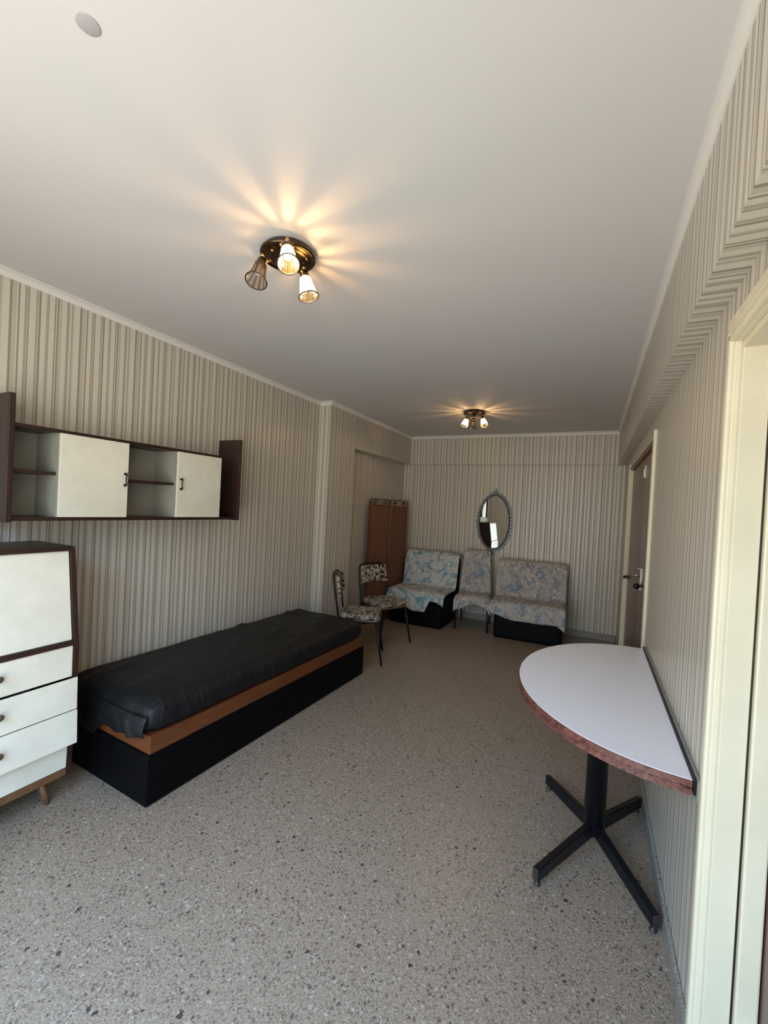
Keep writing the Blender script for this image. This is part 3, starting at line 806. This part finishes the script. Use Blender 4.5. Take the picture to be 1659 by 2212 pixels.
# ================================================================ MIRROR
MX, MZ, MW, MH = -1.222, 1.392, .200, .365
t = thing('oval_mirror', 'oval mirror in a silver filigree frame with pointed top on the back wall', 'mirror', (MX, YB, MZ))
m = MB(); b = bmesh.new()
n_ = 64; V = [b.verts.new((MW*math.cos(2*PI*k/n_), -.030, MH*math.sin(2*PI*k/n_))) for k in range(n_)]
V2 = [b.verts.new((MW*math.cos(2*PI*k/n_), -.020, MH*math.sin(2*PI*k/n_))) for k in range(n_)]
b.faces.new(V); b.faces.new(list(reversed(V2)))
for k in range(n_): b.faces.new((V[k], V2[k], V2[(k+1) % n_], V[(k+1) % n_]))
bmesh.ops.recalc_face_normals(b, faces=b.faces); m._merge(b, MIRROR); gl = m.build('mirror_glass', None, t)
def ov(k, n, a, c, y=-.028): return Vector((a*math.cos(2*PI*k/n), y, c*math.sin(2*PI*k/n)))
m = MB(); m.tube([ov(k, 64, MW+.003, MH+.003) for k in range(64)], .007, BLACKMET, 8, closed=True); m.build('inner_rim', None, t)
m = MB()
b = bmesh.new()   # backing plate with crest
prof = []
for k in range(96):
    a_ = 2*PI*k/96; r = 1.0
    p = Vector(((MW+.050)*math.cos(a_), 0, (MH+.046)*math.sin(a_)))
    d = abs(((a_-PI/2+PI) % (2*PI))-PI)
    if d < .42: p.z += .062*(1-d/.42)
    d = abs(((a_+PI/2+PI) % (2*PI))-PI)
    if d < .30: p.z -= .045*(1-d/.30)
    p *= 1+.014*math.cos(a_*24); prof.append(p)
A_ = [b.verts.new((p.x, -.018, p.z)) for p in prof]; B_ = [b.verts.new((p.x, -.004, p.z)) for p in prof]
b.faces.new(A_); b.faces.new(list(reversed(B_)))
for k in range(96): b.faces.new((A_[k], B_[k], B_[(k+1) % 96], A_[(k+1) % 96]))
bmesh.ops.recalc_face_normals(b, faces=b.faces); m._merge(b, SILVER)
fr = m.build('ornate_frame', None, t)
m = MB()
for k in range(48):
    p = ov(k+.5, 48, MW+.029, MH+.027, -.020); m.ball(p, .0105, SILVER, 8, (1, .7, 1))
    p0 = ov(k, 48, MW+.013, MH+.013, -.021); p1 = ov(k+1, 48, MW+.044, MH+.040, -.021); m.tube([p0, p1], .003, BLACKMET, 6)
for dx, dz_, r in ((0, .42, .013), (-.03, .405, .010), (.03, .405, .010), (0, .447, .009), (0, -.415, .010)):
    m.ball((dx, -.020, dz_), r, SILVER, 8)
m.build('filigree', None, fr)
# keep the hanging gap closed: the plate touches the wall
fr.location.y = .004

# ================================================================ SLIPPER ARMCHAIRS WITH THROWS
def armchair(label, x, y, ang, w, depth=.70):
    """local: faces -y, front bottom centre at origin"""
    t = thing('slipper_chair', label, 'armchair', (x, y, 0), ang, 'low black armless chairs under throws')
    m = MB(); m.box((-w/2+.02, .02, .0), (w/2-.02, depth-.04, .36), BLACKVINYL, .03, 4); m.build('base', None, t)
    m = MB(); m.box((-w/2, -.01, .30), (w/2, depth-.14, .43), BLACKVINYL, .045, 4); smooth(m.build('seat', None, t))
    m = MB(); M = Matrix.Translation((0, depth-.17, .34)) @ Matrix.Rotation(math.radians(-9), 4, 'X')
    m.box((-w/2-.01, 0, 0), (w/2+.01, .13, .56), BLACKVINYL, .05, 4, M); smooth(m.build('backrest', None, t))
    return t
def throw(name, label, x, y, ang, w, depth, mm, front, u0=-.5, u1=.5, seed=0, seatz=.445, backtop=.915, front_y=-.022, behind=.10, bx=None, spread=0.0, top_u=None, wr=1.0):
    """cloth following back top, back face, seat and front; front(u) = hang below seat edge"""
    bx = depth-.17 if bx is None else bx
    prof = [(bx+.22, backtop-behind), (bx+.215, backtop-.03), (bx+.18, backtop+.005), (bx+.12, backtop+.012), (bx+.075, backtop-.015), (bx+.03, backtop-.12), (bx-.005, backtop-.30), (bx-.03, seatz+.05), (bx-.07, seatz+.012), (depth*.35, seatz+.012), (.03, seatz+.010), (front_y, seatz-.02), (front_y-.006, seatz-.06)]
    seg = [0]
    for a, c in zip(prof, prof[1:]): seg.append(seg[-1]+math.hypot(c[0]-a[0], c[1]-a[1]))
    base = seg[-1]
    def fn(u, v):
        hang = front(u); tot = base+hang; s = v*tot
        if s >= base: py, pz = prof[-1][0]-.02*math.sin((s-base)*9), prof[-1][1]-(s-base)
        else:
            i = 0
            while seg[i+1] < s: i += 1
            f = (s-seg[i])/(seg[i+1]-seg[i]); py = prof[i][0]+(prof[i+1][0]-prof[i][0])*f; pz = prof[i][1]+(prof[i+1][1]-prof[i][1])*f
        uu = u0+(u1-u0)*u
        wtop = 1.0 if top_u is None else top_u+(1-top_u)*min(1, max(0, s/base))
        px = uu*w*wtop+spread*(u-.5)*v
        nn = noise.noise(Vector((u*5+seed, v*5, seed)))*.014*wr + abs(noise.noise(Vector((u*(9)+seed, v*3.0+u*4, 5+seed))))*.018*wr
        if s > base: py += noise.noise(Vector((u*10+seed, 2, seed)))*.020-.004
        if pz > seatz+.06: py -= nn
        else: pz += nn*.7; py -= nn*.4
        # sides droop a little over the edges
        nn2 = noise.noise(Vector((u*34+seed, v*3.0, seed+8)))*.004
        if pz > seatz+.06 or s > base: py -= nn2
        else: pz += nn2
        if s > base and u > .90: pz -= .05*(u-.90)*10*(s-base)/max(hang, .01)
        e = max(0, abs(uu)-.47)/.06
        pz -= .018*min(e, 1.5)*(1 if s < base else 0)
        return Vector((px, py, pz))
    m = MB(); m.grid(fn, 60, 90, mm, uv=lambda a, c: (a*w, c*1.7)); o = m.build(name, None, None, (x, y, 0), ang)
    md = o.modifiers.new('s', 'SOLIDIFY'); md.thickness = .006; md.offset = 1
    return tag(o, label, 'throw', 'patterned throws on the seats by the back wall')
LA = (-2.015, 5.09, 0.0); RA = (-.635, 5.24, math.radians(3))
armchair('low black armless chair in the left corner beside the folding screen', *LA, .76)
armchair('low black armless chair on the right of the back wall below the mirror', *RA, .82, .59)
def fl(u): return .02+.16*u/.62 if u < .62 else (.18-.17*min(1, (u-.62)/.10))
throw('throw', 'blue and white floral throw on the left corner armchair', *LA, .76, .70, FLORAL, lambda u: .05+.13*min(1, u/.5)-(0 if u < .70 else .15*min(1, (u-.70)/.07)), seed=1, u0=-.52, u1=.52)
throw('throw', 'blue and beige patched throw on the right armchair', *RA, .83, .59, PATCH, lambda u: .07+.10*u+.03*math.sin(u*5), seed=4, u0=-.53, u1=.50, backtop=.905)

# middle chair: slim metal-legged chair hidden under a throw
t = thing('corner_chair', 'thin-legged black chair between the two armchairs under a grey blue throw', 'chair', (-1.325, 5.33, 0), math.radians(8))
m = MB(); m.box((-.20, 0, .385), (.20, .42, .425), BLACKVINYL, .015, 3); m.build('seat', None, t)
m = MB(); m.box((-.17, 0, 0), (.17, .035, .40), BLACKVINYL, .015, 3, Matrix.Translation((0, .41, .56)) @ Matrix.Rotation(math.radians(-7), 4, 'X')); m.build('backrest', None, t)
for sx in (-1, 1):
    m = MB(); m.tube([(sx*.205, -.01, 0), (sx*.185, .03, .39)], .010, BLACKMET); m.build('leg', None, t)
    m = MB(); m.tube([(sx*.19, .50, 0), (sx*.185, .42, .40), (sx*.17, .44, .60), (sx*.165, .48, .94)], .010, BLACKMET, smooth=3); m.build('leg', None, t)
m = MB(); m.tube([(-.19, .02, .37), (.19, .02, .37)], .009, BLACKMET); m.build('seat_rail', None, t)
throw('throw', 'grey and blue throw on the narrow chair between the armchairs', -1.325, 5.33, math.radians(8), .42, .60, PATCH, lambda u: .02+.10*abs(u-.6)**1.3*2.4, seed=9, backtop=.985, seatz=.432, u0=-.55, u1=.55, top_u=.72, wr=1.2, bx=.355)
